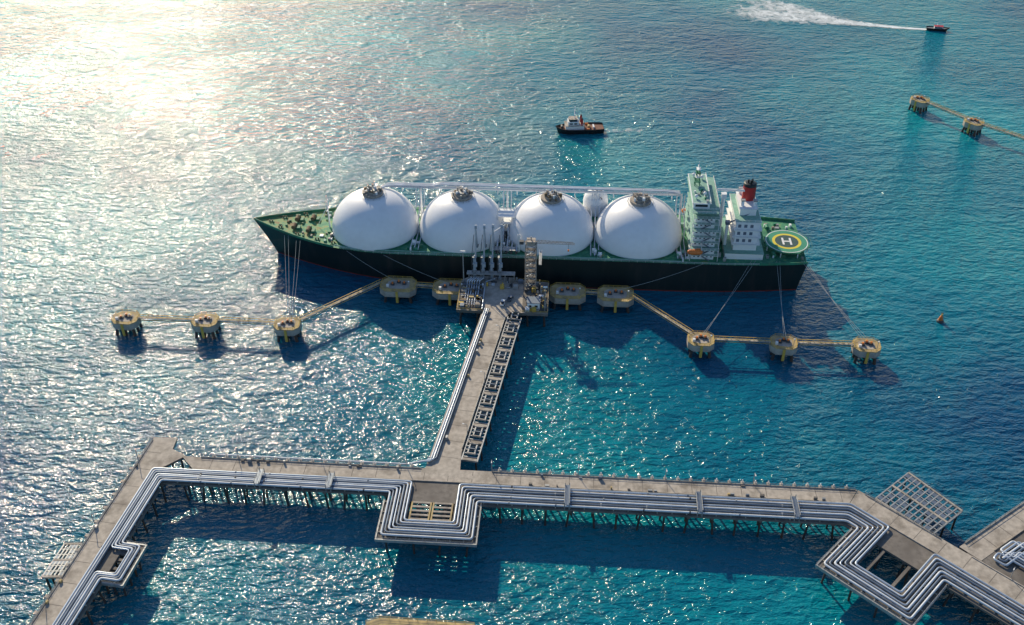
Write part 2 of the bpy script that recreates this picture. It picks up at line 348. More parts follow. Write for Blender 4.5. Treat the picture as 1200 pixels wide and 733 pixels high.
def lattice(name,poly,nu,nv,panel=True):
    e=empty(name); mb=MB(); a,b,c,d=[Vector(p) for p in poly]
    def P(s,t): return (a.lerp(b,s)).lerp(d.lerp(c,s),t)
    def beam(p,q,w,z0,z1,m):
        dd=(q-p).normalized(); nn=Vector((-dd.y,dd.x))*w/2; mb.prism([tuple(p-nn),tuple(q-nn),tuple(q+nn),tuple(p+nn)],z0,z1,m)
    for i in range(nu+1): beam(P(i/nu,0),P(i/nu,1),.5,Z-.9,Z-.1,STEEL)
    for j in range(nv+1): beam(P(0,j/nv),P(1,j/nv),.9 if j in(0,nv//2,nv) else .4,Z-.8,Z-(.05 if j in(0,nv//2,nv) else .16),CONC if j in(0,nv//2,nv) else STEEL)
    if panel:
        for i in range(nu):
            for j in range(nv):
                if random.random()<.45:
                    q=[P((i+.15)/nu,(j+.2)/nv),P((i+.85)/nu,(j+.2)/nv),P((i+.85)/nu,(j+.75)/nv),P((i+.15)/nu,(j+.75)/nv)]
                    mb.prism([tuple(x) for x in q],Z-.3,Z-.12,PIPEG)
    for s in(0.03,.35,.65,.97):
        for t in(.08,.5,.92):
            p=P(s,t); mb.cyl((p.x,p.y,-4),(p.x,p.y,Z-.8),.4,PILE,seg=7,cap=False)
    mb.rail((*P(0,0),Z),(*P(1,0),Z),STEEL); mb.rail((*P(1,0),Z),(*P(1,1),Z),STEEL)
    mb.obj('lattice_frame',e)
lattice('steel_lattice_platform',[(156.4,288.3),(170.5,268),(155.5,256.5),(139.5,274.5)],12,6)
lattice('steel_lattice_platform',[(-163.8,252),(-157.3,252),(-159.6,237),(-166.5,237)],5,6)
e=empty('pipe_rack_frame'); mb=MB()
slab(mb,C,6,104,-12.9,-12.4,Z-1,Z-.1,STEEL); slab(mb,C,6,104,-19.3,-18.8,Z-1,Z-.1,STEEL)
for k,u in enumerate(frange(6,103,2.05)):
    if k%5==0: slab(mb,C,u,u+1.3,-18.79,-12.91,Z-.9,Z,CONC)
    else: slab(mb,C,u,u+.45,-18.79,-12.91,Z-.6,Z-.2,STEEL)
for u in frange(7,100,10.25):
    slab(mb,C,u+2.5,u+8.5,-14.6,-14.1,Z-.15,Z+.5,STEEL); slab(mb,C,u+2.5,u+8.5,-17.4,-16.9,Z-.15,Z+.5,STEEL)
    slab(mb,C,u+2.4,u+2.9,-17.6,-13.9,Z-.1,Z+.7,CONC); slab(mb,C,u+8.1,u+8.6,-17.6,-13.9,Z-.1,Z+.7,CONC); slab(mb,C,u+5.2,u+5.6,-17.6,-13.9,Z-.1,Z+.6,PIPEG)
mb.obj('rack_frames',e)
e=empty('service_platform',(-30,0,0)); mb=MB()
mb.prism([(-19.5,217.6),(-15,219.4),(17.5,216.8),(18,200),(-20,203)],Z-1.5,Z,CONCD,OCHRE)
mb.rail((-19.5,217.4,Z),(-15,219.2,Z),YELLOW,w=.15); mb.rail((-15,219.2,Z),(17.3,216.6,Z),YELLOW,w=.15)
for x in(-16,-5,5,15):
    for y in(204,213): mb.cyl((x,y,-4),(x,y,Z-1.4),.5,PILE)
mb.obj('platform_deck',e)

# ------------------------------------------------------------ dolphins
def dolphin_mesh(wx,wy,name,fender):
    mb=MB(); c=min(wx,wy)*.24; X,Y=wx/2,wy/2
    poly=[(-X+c,-Y),(X-c,-Y),(X,-Y+c),(X,Y-c),(X-c,Y),(-X+c,Y),(-X,Y-c),(-X,-Y+c)]
    mb.prism(poly,4.4,7.6,CONC,CONCD)
    sc2=lambda k:[(x*k,y*k) for x,y in poly]
    mb.prism(sc2(.995),7.61,8.0,OCHRE,OCHRE)
    mb.prism(sc2(.62),8.01,8.06,CONC,CONC)
    for i in range(8):
        a=poly[i];b=poly[(i+1)%8]; mb.rail((a[0]*.96,a[1]*.96,8),(b[0]*.96,b[1]*.96,8),YELLOW,w=.14,step=2)
    for dx,dy in((-wx*.16,-.5),(wx*.16,.5),(0,wy*.12)):
        mb.box((dx,dy,8.45),(1.9,1.3,.8),DARK); mb.cyl((dx,dy,8.8),(dx,dy,9.7),.5,ORANGE,seg=8); mb.box((dx,dy+.9,8.6),(.6,1.4,.5),YELLOW)
    mb.box((-wx*.28,-wy*.2,8.8),(1.2,1,1.4),WHITEM); mb.cyl((wx*.33,-wy*.3,8),(wx*.33,-wy*.3,12.5),.12,STEEL,seg=6)
    mb.box((wx*.33,-wy*.3,12.6),(.7,.5,.3),WHITEM)
    for ax in(-.32,0,.32):
        for ay in(-.3,.05,.34):
            mb.cyl((wx*ax*1.25,wy*ay*1.3,-4),(wx*ax,wy*ay,4.5),.75,PILE,seg=8,cap=False)
    mb.box((0,-Y-.25,4.5),(1.2,.3,6.5),YELLOW)
    if fender:
        for dx in(-wx*.25,wx*.25):
            mb.box((dx,Y+1.9,4.2),(3.2,.6,6.2),DARK); mb.cyl((dx,Y,5.5),(dx,Y+1.7,5.5),.9,RUBBER,seg=12)
    return mb.mesh(name)
dm=dolphin_mesh(12.2,10.2,'mooring_dolphin_body',False); bm_=dolphin_mesh(18,12,'breasting_dolphin_body',True)
def place(name,me,x,y,rz,k=1):
    e=empty(name,(x,y,0),rz); o=bpy.data.objects.new('dolphin_cap_and_piles',me); col.objects.link(o); o.parent=e; o.scale=(k,k,1); return e
MD=[(-184.8,393.4),(-146.3,391.4),(-106.7,388.7),(87.9,376.7),(125.9,374.2),(163.8,372.2)]
for x,y in MD: place('mooring_dolphin',dm,x,y,math.radians(-4+random.uniform(-4,4)))
for x,y in((274.5,640),(298.4,606),(352,551)): place('mooring_dolphin',dm,x,y,math.radians(-50),.95)
BD=[(-56.8,421.2),(-30.5,419.0),(27.6,415.3),(51.2,413.0)]
for x,y in BD: place('breasting_dolphin',bm_,x,y,math.radians(-4))
def walkway(p,q,z=7.9,w=1.7):
    p=Vector((*p,z));q=Vector((*q,z)); e=empty('walkway_bridge',p,math.atan2(q.y-p.y,q.x-p.x)); L=(q-p).length; mb=MB(); h=w/2
    mb.bx(0,L,-h,h,0.02,.15,CONC)
    for sy in(-h,h):
        mb.bx(0,L,sy-.12,sy+.12,-.9,-.6,OCHRE); mb.bx(0,L,sy-.1,sy+.1,1.1,1.25,YELLOW); n=max(2,int(L/2.4))
        for i in range(n):
            a=L*i/n;b=L*(i+1)/n; mb.bar((a,sy,-.75),(a,sy,1.2),.14,OCHRE); mb.bar((a,sy,-.75 if i%2 else 1.1),(b,sy,1.1 if i%2 else -.75),.12,OCHRE)
    mb.obj('truss_span',e)
walkway((-179,393.6),(-152.2,392)); walkway((-140.3,391.8),(-112.6,389.6)); walkway((-101.5,391.5),(-65.5,423.5))
walkway((94,376.8),(120,375)); walkway((132,374.3),(158,373)); walkway((84.5,381),(59.5,411.5))
walkway((-48,421),(-39.3,420)); walkway((36.4,415),(42.3,414.2))
walkway((277.5,635.5),(295.5,610.5)); walkway((301.7,602.7),(348.5,554.5))

# ------------------------------------------------------------ loading platform
lp=empty('loading_platform',(-4,411,0),math.radians(-3)); mb=MB()
mb.prism([(-22,-15),(-9.5,-15.5),(8.5,-16),(22,-16),(22,10),(5,12),(5,13.5),(-17,14.5),(-22,10)],Z-1.6,Z,CONCD,CONC)
mb.obj('platform_slab',lp); mb=MB()
for x in(-20,-12,-4,4,12,20):
    for y in(-13,-5,3,9): mb.cyl((x*1.03,y,-4),(x,y,Z-1.5),.55,PILE,seg=7,cap=False)
mb.obj('piles',lp); mb=MB()
mb.bx(-21.6,-10,-14.5,8,Z+.004,Z+.12,CONCD); mb.bx(9.5,21.6,-15.3,9.5,Z+.004,Z+.12,CONCD)
for seg in [((-21.8,-14.8),(-21.8,9.8)),((-21.8,-14.8),(-9.5,-15.3)),((21.8,-15.8),(21.8,9.8)),((8.8,-15.8),(21.8,-15.8)),((5,11.8),(21.8,9.8))]:
    mb.rail((*seg[0],Z),(*seg[1],Z),YELLOW,w=.13)
for k in range(130):
    rr=random.random()
    if rr<.42: x=random.uniform(-20.5,-10.5); y=random.uniform(-13.5,7)
    elif rr<.85: x=random.uniform(10.5,20.5); y=random.uniform(-14.5,8)
    else: x=random.uniform(-9,8); y=random.uniform(4,11)
    s_=random.choice(((1,.8,1.2),(2.2,1,.7),(.8,.8,2),(3,.5,.5),(1.6,1.6,.6),(.5,.5,3),(2.4,2,1.6)))
    mb.box((x,y,Z+.12+s_[2]/2),s_,random.choice((STEEL,PIPEG,OCHRE,PIPEW,CONC,DARK,YELLOW,RUST,DARK,STEEL)),rz=random.choice((0,0,1.57)))
for i in range(6):
    x=-18.5+i*1.2; mb.tube([(x,-12,Z+1),(x,6,Z+1),(x,6,Z+2.5),(x+2,9,Z+2.5)],.28,PIPEW)
for y in(-10,-5,0,4): mb.tube([(-21,y,Z+1.8),(-11,y,Z+1.8),(-11,y,Z+.5)],.25,PIPEG)
mb.tube([(-9.6,-15,Z+.9),(-9.6,8,Z+.9),(-5,11,Z+.9)],.36,PIPE)
mb.bx(12,18,-13,-8,Z+.13,Z+3.6,WHITE); mb.bx(11.7,18.3,-13.3,-7.7,Z+3.61,Z+3.9,PIPEG); mb.bx(13,14,-13.05,-13.0,Z+1.2,Z+2.4,GLASS); mb.bx(15.5,17,-13.05,-13.0,Z+1.2,Z+2.4,GLASS)
mb.bx(-19,5,9.3,12.6,Z+4,Z+4.3,STEEL)
for x in(-18,-12,-6,0,4.5):
    for y in(9.6,12.3): mb.cyl((x,y,Z),(x,y,Z+4),.2,STEEL,seg=6)
mb.rail((-19,9.3,Z+4.3),(5,9.3,Z+4.3),STEEL); 
mb.cyl((-20.5,8.5,Z),(-20.5,8.5,Z+18),.35,STEEL,seg=8,r2=.2); mb.box((-20.5,8.5,Z+18),(2.4,.5,.8),WHITEM)
mb.cyl((20.5,-14,Z),(20.5,-14,Z+14),.3,STEEL,seg=8,r2=.2); mb.box((20.5,-14,Z+14),(2,.5,.7),WHITEM)
mb.obj('equipment',lp)
def vehicle(x,y,rz,c):
    e=empty('pickup_truck',(x,y,Z+.01),rz); mb=MB()
    mb.bx(-2.4,2.4,-.95,.95,.45,1.1,c); mb.prism([(-.6,-.85),(1.1,-.85),(1.1,.85),(-.6,.85)],1.1,1.75,GLASS,c); mb.bx(-2.3,-.7,-.8,.8,1.101,1.13,DARK)
    for a in(-1.5,1.5):
        for b in(-.98,.98): mb.cyl((a,b-.12,.4),(a,b+.12,.4),.4,RUBBER,seg=12)
    mb.obj('body',e)
vehicle(-4.5,402,1.4,WHITEM); vehicle(-1,405.5,1.2,PIPEG)
for k,x in enumerate((-18.6,-14.4,-10.2,-6.0)):
    e=empty('marine_loading_arm',(x,423.2-.07*x*.3,Z),math.radians(-3)); mb=MB()
    mb.cyl((0,0,0),(0,0,.6),1.1,STEEL,seg=10); mb.cyl((0,0,.5),(0,0,13),.55,ARM,seg=10)
    mb.cyl((0,0,6),(0,0,12),.75,ARM,seg=10)
    for zz in(5,9,13): mb.box((0,0,zz),(1.9,1.9,.25),STEEL)
    top=Vector((.6,4.5+.3*k%1,27.5)); piv=Vector((.6,0,13.2))
    mb.cyl(piv,top,.42,PIPE,seg=8); mb.bar(piv+Vector((0,-1.1,1)),top+Vector((0,-1,0)),.25,ARM)
    for t in frange(.08,.95,.11):
        p=piv.lerp(top,t); mb.bar(p,p+Vector((0,-1.1,.4)),.14,ARM)
    cw=piv+(piv-top)*.28; mb.cyl(piv,cw,.3,ARM); mb.box(cw,(1.6,1.4,2.2),ARM)
    mb.cyl((.1,top.y,top.z),(1.2,top.y,top.z),1.0,ARM,seg=12)
    man=Vector((.6,10.5,12.2)); 
    mb.cyl(top,man,.38,PIPE,seg=8); mb.bar(top+Vector((0,.8,-.5)),man+Vector((0,1,2)),.2,ARM)
    mb.cyl(man,man+Vector((0,1.8,0)),.55,DARK,seg=10)
    mb.cyl((0,0,13),(1,0,13.2),.8,ARM,seg=12)
    mb.bar((-1.2,-.8,0),(-1.2,-.8,14),.3,DARK); mb.bar((-1.2,-.8,14),(-.2,3,24),.22,DARK)
    mb.obj('arm_assembly',e)
e=empty('gangway_tower_crane',(9.2,416.5,Z),math.radians(-3)); mb=MB(); h=2.6; H=25
for sx in(-h,h):
    for sy in(-h,h): mb.bar((sx,sy,0),(sx,sy,H),.4,TAN)
lv=[i*H/8 for i in range(9)]
for i,z in enumerate(lv):
    for a,b in(((-h,-h),(h,-h)),((h,-h),(h,h)),((h,h),(-h,h)),((-h,h),(-h,-h))):
        mb.bar((*a,z),(*b,z),.25,STEEL)
        if i<8: mb.bar((*a,z),(*b,lv[i+1]),.18,STEEL)
    if i: mb.box((0,0,z),(5.0,2.4,.15),CONCD)
    if i<8: mb.box((0,.8 if i%2 else -.8,z+H/16),(4.8,.8,.15),PIPEG,ry=(.55 if i%2 else -.55))
mb.box((0,0,H+1.2),(4.2,4,2.2),TAN); mb.cyl((0,0,H+2.3),(0,0,H+4),.3,STEEL)
for sy in(-.6,.6): mb.bar((-4,sy,H+.9),(21,sy,H+.6),.3,TAN)
mb.bar((-2,0,H+2.4),(20,0,H+1.5),.25,TAN)
for x in frange(-3,20,1.8): mb.bar((x,-.6,H+.9),(x+.9,0,H+2.2-(x+3)*.03),.14,TAN); mb.bar((x+.9,0,H+2.2-(x+3)*.03),(x+1.8,.6,H+.8),.14,TAN)
mb.box((-4.6,0,H+.8),(2,1.8,1.6),DARK); mb.bar((18,0,H+.6),(18,0,H-3),.12,DARK); mb.box((18,0,H-3.2),(.8,.8,.8),ORANGE)
mb.box((4.5,6,13),(1.4,12,.3),STEEL); mb.rail((3.9,1,13.2),(3.9,12,13.2),PIPEW); mb.rail((5.1,1,13.2),(5.1,12,13.2),PIPEW)
mb.obj('tower_and_boom',e)

# ------------------------------------------------------------ SHIP
ship=empty('lng_tanker_ship',(6,455,0),math.radians(-3.5))
lerp=lambda a,b,t:a+(b-a)*t
def hbd(x):
    if x<-65: s_=(-65-x)/77; return 23.8*max(0,1-s_**1.9)
    if x>95: return 23.8-3.5*((x-95)/48)**2
    return 23.8
def hbw(x):
    if x<-50: s_=(-50-x)/81; return 23.8*max(0,1-s_**1.7)
    if x>70: return 23.8-6*((x-70)/73)**2
    return 23.8
def zdk(x): return 17+ (3.0*((-100-x)/42)**1.3 if x<-100 else 0)
fl=[0,.19,.3,.5,.75,1.0]
def hullpt(t,f,side):
    xd=-142+285*t; xw=-131+271*t; g=f**1.25
    return Vector((lerp(xw,xd,g),side*lerp(hbw(xw),hbd(xd),g),lerp(-4,zdk(xd),f)))
ts=[0,.002,.006,.012,.02,.03,.042,.055,.07,.085,.1,.12,.14,.16,.18,.2,.22,.25,.28,.32]+[.32+.68*i/24 for i in range(1,25)]
mb=MB()
for side in(-1,1):
    vs=[hullpt(t,f,side) for t in ts for f in fl]; k=len(fl)
    fs=[(i*k+j,(i+1)*k+j,(i+1)*k+j+1,i*k+j+1) for i in range(len(ts)-1) for j in range(k-1)]
    if side>0: fs=[f[::-1] for f in fs]
    mb.add(vs,fs,HULL,True)
tr=[hullpt(1,f,-1) for f in fl]+[hullpt(1,f,1) for f in fl[::-1]]
mb.add(tr,[tuple(range(len(tr)))],HULL)
mb.obj('hull',ship)
mb=MB()
L_=[hullpt(t,1,-1) for t in ts]; R_=[hullpt(t,1,1) for t in ts]; nn=len(ts)
mb.add(L_+R_,[(i,i+1,nn+i+1,nn+i) for i in range(nn-1)],SDECK); mb.obj('main_deck',ship)
mb=MB()
for S in(L_,R_):
    for i in range(nn-1):
        a,b=S[i],S[i+1]
        if b.x<-96 or a.x>112:
            d=(b-a).normalized(); nv=Vector((-d.y,d.x,0))*(.18)
            q=[a-nv,b-nv,b+nv,a+nv]; up=Vector((0,0,1.3))
            mb.add([*q,*[p+up for p in q]],[(0,1,5,4),(2,3,7,6),(4,5,6,7),(1,2,6,5),(3,0,4,7)],GREEN)
        else: mb.rail(a,b,WHITE,w=.1,step=3.5)
mb.obj('bulwark_and_rails',ship)
TX=[-77.5,-31.7,14,59.2]
domem=mat('tank_dome_white',(.90,.90,.91),.42,var=.03,scale=.35,stain=(.66,.64,.61),stainamt=.15,stainscale=.12)
DH=20.0
for x in TX:
    mb=MB(); zt=zdk(x)
    mb.lathe((x,0,zt),[(22.9,0),(22.9,.6),(22.6,.7)],GREEN,64,False)
    mb.lathe((x,0,zt+.7),[(22.55,0)]+[(22.6*math.cos(a)**.96,.8+DH*math.sin(a)) for a in [math.pi/2*i/24 for i in range(24)]]+[(0.01,.8+DH)],domem,72)
    mb.obj('tank_dome',ship)
    mb=MB(); zt+=DH+1.4
    mb.cyl((x,0,zt-1.2),(x,0,zt+.9),5.4,TAN,seg=24); mb.cyl((x,0,zt+.9),(x,0,zt+2.0),3.6,TAN,seg=16); mb.cyl((x,0,zt+2.0),(x,0,zt+2.5),2.4,STEEL,seg=14)
    for k in range(26):
        a=random.random()*6.28; r=random.uniform(.8,5.2); s_=(random.uniform(.5,1.5),random.uniform(.5,1.3),random.uniform(.6,2.0))
        mb.box((x+r*math.cos(a),r*math.sin(a),zt+s_[2]/2+(1.9 if r<3.4 else .8)),s_,random.choice((TAN,STEEL,TAN,WHITE,TAN,RUST,STEEL)),rz=a)
    mb.cyl((x+1,1,zt+1),(x+1,1,zt+6.2),.25,WHITE); mb.cyl((x-2,0,zt+1),(x-2,0,zt+4.6),.45,TAN)
    for i in range(14):
        a=6.28319*i/14;b=6.28319*(i+1)/14; mb.rail((x+6.6*math.cos(a),6.6*math.sin(a),zt-1),(x+6.6*math.cos(b),6.6*math.sin(b),zt-1),STEEL,w=.12)
    mb.box((x,8,zt-.3),(2,5,.3),WHITE)
    mb.obj('tank_crown_equipment',ship)
mb=MB(); PZ=36.9
mb.bx(-72,80,9.0,11.4,PZ,PZ+.3,WHITE); mb.rail((-72,9.1,PZ+.3),(80,9.1,PZ+.3),WHITE,w=.18); mb.rail((-72,11.3,PZ+.3),(80,11.3,PZ+.3),WHITE,w=.18)
for k,(y,z,r) in enumerate(((9.7,PZ+1.1,.42),(10.8,PZ+1.1,.36),(12.4,PZ+.7,.5))): mb.tube([(-76,y-5,z),(-70,y,z),(-48,y,z),(-44,y,z+1.0),(72,y,z+1.0) if k==0 else (72,y,z+.6),(80,y,z)],r,PIPEW)
for x in frange(-64,80,10):
    mb.bar((x,9.2,PZ),(x,9.2,PZ-2.4),.3,WHITE); mb.bar((x,11.4,PZ),(x,11.4,PZ-3),.3,WHITE)
for x in(-54.5,-9,37,81):
    for y in(9.2,11.4): mb.bar((x,y,17),(x,y,PZ),.6,WHITE)
    for z in(21,26,31): mb.bar((x,9.2,z),(x,11.4,z),.3,WHITE); mb.bar((x,9.2,z),(x,11.4,z+5),.25,WHITE)
mb.obj('flying_passage',ship)
mb=MB()
mb.lathe((37,15,17),[(6.5,0),(6.5,13),(6,15.5),(4.4,17.6),(2,18.7),(.01,19)],WHITE,32); mb.bx(30,44,4,22,17,23,WHITE); mb.bx(29.6,44.4,3.6,22.4,23.01,23.3,GREEN)
for k in range(5): mb.cyl((37+random.uniform(-4,4),14+random.uniform(-4,4),33),(37+random.uniform(-3,3),14,37),.3,TAN)
for x in(-12.5,-10,-7.5,-5,-2.5): 
    mb.tube([(x,-22.6,19.6),(x,-8,19.6),(x,-8,24),(x,6,24)],.42,PIPEW); mb.cyl((x,-23,19.6),(x,-22.3,19.6),.7,DARK,seg=10)
for k in range(26): 
    s_=(random.uniform(.8,2.4),random.uniform(.8,2.4),random.uniform(1,4)); mb.box((-8.5+random.uniform(-6,6),random.uniform(-19,12),17+s_[2]/2),s_,random.choice((WHITE,STEEL,GREEN,TAN,PIPEG)))
for z in(22,26,30): mb.bx(-13,-4,-6,2,z,z+.25,WHITE)
for x in(-13,-4):
    for y in(-6,2): mb.bar((x,y,17),(x,y,34),.45,WHITE)
mb.bx(-15,-3,-22.8,-19,20.6,20.8,STEEL)
for x in(-15.5,-1.5):
    mb.cyl((x,-17.5,17),(x,-17.5,27),.7,WHITE,seg=10); mb.bar((x,-17.5,27),(x+7*(1 if x<-9 else -.3),-15,31),.6,WHITE)
mb.obj('cargo_manifold_and_machinery',ship)
mb=MB()
for y,r in((-23.2,.3),(23.2,.35)): mb.tube([(-96,y*.80,18),(-84,y*.95,18),(80,y,18)],r,PIPEW if y>0 else LGREEN)
for xa in(-54.6,-8.9,36.9,82-1.5,-101):
    for k in range(18):
        s_=(random.uniform(.6,2.4),random.uniform(.6,2.4),random.uniform(.5,2.6)); x=xa+random.uniform(-3.5,3.5)*(1); y=random.choice((-1,1))*random.uniform(12,21)
        if xa==-101: y*=.7
        mb.box((x,y,17+s_[2]/2),s_,random.choice((WHITE,GREEN,LGREEN,STEEL,TAN,WHITE)))
    if xa!=-101:
        for k in range(3): x=xa-2+k*2; mb.tube([(x,-21,18.2),(x,-3,18.2),(x,-3,24),(x,9.5,30),(x,9.8,PZ)],.28,PIPEW)
for (x,y) in((-112,-6),(-112,6),(-120,-4),(-120,4)):
    mb.cyl((x,y-1.8,zdk(x)+1.4),(x,y+1.8,zdk(x)+1.4),1.1,RUST,seg=14); mb.box((x,y+2.4,zdk(x)+1),(2.4,1,2),GREEN); mb.box((x+2.6,y,zdk(x)+.6),(1.6,3,1.2),GREEN)
for (x,y) in((-127,-5),(-127,5),(-106,-13),(-106,13),(-117,-10),(-117,10),(-133,0),(-97,-16),(-97,16)):
    for d in(-.7,.7): mb.cyl((x+d,y,zdk(x)),(x+d,y,zdk(x)+1.3),.4,RUST,seg=8)
    mb.box((x,y,zdk(x)+.15),(3,1.2,.3),GREEN)
for k in range(20):
    x=random.uniform(-128,-101); h_=hbd(x)-3; y=random.uniform(-h_,h_); mb.box((x,y,zdk(x)+.4),(random.uniform(.5,1.6),random.uniform(.5,1.5),random.uniform(.4,1.0)),random.choice((RUST,GREEN,TAN,GREEN,GREEN)))
mb.cyl((-102,0,17),(-102,0,36),.5,WHITE,seg=10,r2=.25); mb.box((-102,0,28),(.5,5,.4),WHITE); mb.box((-102,0,33),(.4,3,.3),WHITE); mb.bar((-108,0,18.5),(-102,0,30),.25,WHITE)
mb.obj('deck_fittings',ship)
# accommodation block
mb=MB()
N=8; lh=3.25
for i in range(N):
    z=17+i*lh; y0=-19+ (0 if i<2 else 1.6 if i<5 else 3.2); y1=16-(0 if i<3 else 2.5); x0=85+(0 if i<6 else .5); x1=96.3-(0 if i<5 else 1)
    if i==N-1: y0=-13;y1=13
    mb.bx(x0,x1,y0,y1,z,z+lh-.22,WHITE)
    mb.bx(x0-.9,x1+2.0,y0-1.9,y1+1.0,z+lh-.22,z+lh-.04,WHITE); mb.bx(x0-.85,x1+1.95,y0-1.85,y1+.95,z+lh-.04,z+lh,LGREEN)
    zz=z+lh
    mb.rail((x0-.8,y0-1.8,zz),(x1+1.9,y0-1.8,zz),WHITE,w=.12,step=2); mb.rail((x1+1.9,y0-1.8,zz),(x1+1.9,y1+.9,zz),WHITE,w=.12,step=2)
    for x in frange(x0+1.2,x1-1,2.1): mb.bx(x,x+.9,y0-.04,y0-.003,z+1.3,z+2.2,GLASS)
    for y in frange(y0+1.5,y1-1.5,2.4):
        mb.bx(x0-.04,x0-.003,y,y+.9,z+1.3,z+2.2,GLASS); mb.bx(x1+.003,x1+.04,y,y+.9,z+1.3,z+2.2,GLASS)
    if i<N-1:
        s_=1 if i%2 else -1; mb.box(((x0+x1)/2+1,y0-1.2,z+lh/2),(5.6,.9,.25),PIPEG,ry=-s_*.56)
        for x in(x0-.7,x1+1.8): mb.bar((x,y0-1.7,z),(x,y0-1.7,z+lh),.25,WHITE)
zt=17+N*lh
mb.bx(84,92,-14,15,zt+.004,zt+3.3,WHITE); mb.bx(83.94,83.99,-13,14,zt+1.3,zt+2.5,GLASS); mb.bx(92.01,92.06,-12,13,zt+1.3,zt+2.5,GLASS)
mb.bx(85,91,-14.06,-14.01,zt+1.3,zt+2.5,GLASS)
mb.bx(83.5,97,-18.5,18.5,zt+.002,zt+.2,LGREEN); mb.rail((83.5,-18.4,zt+.2),(97,-18.4,zt+.2),WHITE,w=.12); mb.rail((97,-18.4,zt+.2),(97,18.4,zt+.2),WHITE,w=.12)
mb.bx(83.4,92.6,-14.6,15.5,zt+3.3,zt+3.6,WHITE); mb.bx(83.8,92.2,-14.2,15.1,zt+3.6,zt+3.63,LGREEN); zr=zt+3.6
mb.rail((83.6,-14.4,zr),(92.4,-14.4,zr),WHITE,w=.12); mb.rail((92.4,-14.4,zr),(92.4,15.3,zr),WHITE,w=.12)
for a,b in((-1.2,-1.2),(1.2,-1.2),(1.2,1.2),(-1.2,1.2)): mb.bar((87+a,4+b,zr),(87+a*.5,4+b*.5,zr+9),.4,GREEN)
for z in(2.5,5,7,9): mb.box((87,4,zr+z),(3.4-z*.15,5-z*.2,.25),GREEN if z in(2.5,7) else WHITE)
mb.box((87,4,zr+9.8),(.4,5,.4),WHITE); mb.box((86.4,4,zr+5.6),(.4,3.6,.4),WHITE); mb.cyl((87,4,zr+9),(87,4,zr+13),.15,WHITE)
for x,y in((85.5,-10),(90,-7),(86,12),(90,10)):
    mb.lathe((x,y,zr+1.4),[(0.9*math.sin(a),-.9*math.cos(a)) for a in [math.pi*i/8 for i in range(9)]],WHITE,14); mb.cyl((x,y,zr),(x,y,zr+.7),.3,WHITE)
for k in range(10): mb.box((random.uniform(85,91),random.uniform(-13,-1),zr+.5),(random.uniform(.5,1.5),random.uniform(.5,1.5),1),random.choice((WHITE,GREEN,STEEL)))
mb.obj('accommodation_block',ship)
mb=MB()
mb.bx(102,121,-18,16,17,20.4,WHITE); mb.bx(101.7,121.3,-18.3,16.3,20.4,20.6,LGREEN)
mb.bx(106,117.5,-15,12,20.601,37,WHITE); mb.bx(105.4,118.2,-15.7,12.7,37,37.2,WHITE); mb.bx(105.6,118,-15.5,12.5,37.2,37.25,LGREEN)
for zz in(24.5,28.6,32.8):
    mb.bx(104.8,118.8,-16.4,12.6,zz,zz+.2,WHITE); mb.rail((104.9,-16.3,zz+.2),(118.7,-16.3,zz+.2),WHITE,w=.12)
    mb.rail((118.7,-16.3,zz+.2),(118.7,12.5,zz+.2),WHITE,w=.12)
    for x in(107,110,113): mb.bx(x,x+1.5,-15.05,-15.003,zz+1,zz+2.7,PIPEG)
mb.bx(108,116,-9,9,37.251,41,WHITE); mb.bx(107.6,116.4,-9.4,9.4,41,41.2,WHITE)
mb.rail((105.6,-15.5,37.25),(118,-15.5,37.25),WHITE,w=.12)
mb.lathe((113,1.5,41.2),[(3.3,0),(3.2,7.4)],RED,28); mb.lathe((113,1.5,48.6),[(3.2,0),(3.18,1.3),(2.4,1.5),(.01,1.5)],BLACK,28)
for a,b in((-1,0),(1,.6),(.2,-1)): mb.cyl((113+a,1.5+b,49.8),(113+a,1.5+b,51.8),.45,BLACK)
for x,y in((109.3,-6),(115.3,-6),(109.5,6)): mb.cyl((x,y,41.2),(x,y,44),.8,WHITE,seg=12); mb.box((x,y,44.3),(2,2,.7),STEEL)
mb.cyl((100,-3,17),(100,-3,44.5),.9,WHITE,seg=12); mb.box((100,-3,45),(2.6,2.6,2.2),WHITE); mb.cyl((97,0,46.5),(112.5,0,46.2),.6,WHITE,seg=8); mb.bar((100,-3,47),(110,0,47.4),.3,WHITE)
mb.cyl((102.5,-10,20.6),(102.5,-10,33),.8,WHITE,seg=12); mb.bar((102.5,-10,33),(113,-8.5,38.3),.9,PIPEG); mb.box((102.5,-10,33.5),(2.2,2.2,1.6),PIPEG)
for k in range(16): mb.box((random.uniform(99,104),random.uniform(-20,14),17.8+random.random()),(random.uniform(.6,2),random.uniform(.6,2),random.uniform(1,3)),random.choice((WHITE,GREEN,STEEL,TAN)))
mb.obj('engine_casing_and_funnel',ship)
for y in(-21.2,19):
    mb=MB(); prof=[(0.01,-3.9),(.9,-3.5),(1.35,-2.4),(1.5,0),(1.35,2.4),(.9,3.5),(.01,3.9)]
    vs=[];sg=12
    for r,xx in prof:
        for k in range(sg): a=6.28318*k/sg; vs.append((86.5+xx,y+r*math.cos(a),22.5+r*math.sin(a)))
    mb.add(vs,[(i*sg+k,(i+1)*sg+k,(i+1)*sg+(k+1)%sg,i*sg+(k+1)%sg) for i in range(6) for k in range(sg)],ORANGE,True)
    mb.box((88,y,24),(2,1.6,.8),ORANGE)
    for xx in(-3,3): mb.bar((86.5+xx,y,19),(86.5+xx,y,25),.35,WHITE); mb.bar((86.5+xx,y,25),(86.5+xx,y*.88,25),.35,WHITE)
    mb.obj('lifeboat',ship)
mb=MB()
oc=lambda r:[(134.5+r*math.cos(math.radians(22.5+45*i)),-4.8+r*math.sin(math.radians(22.5+45*i))) for i in range(8)]
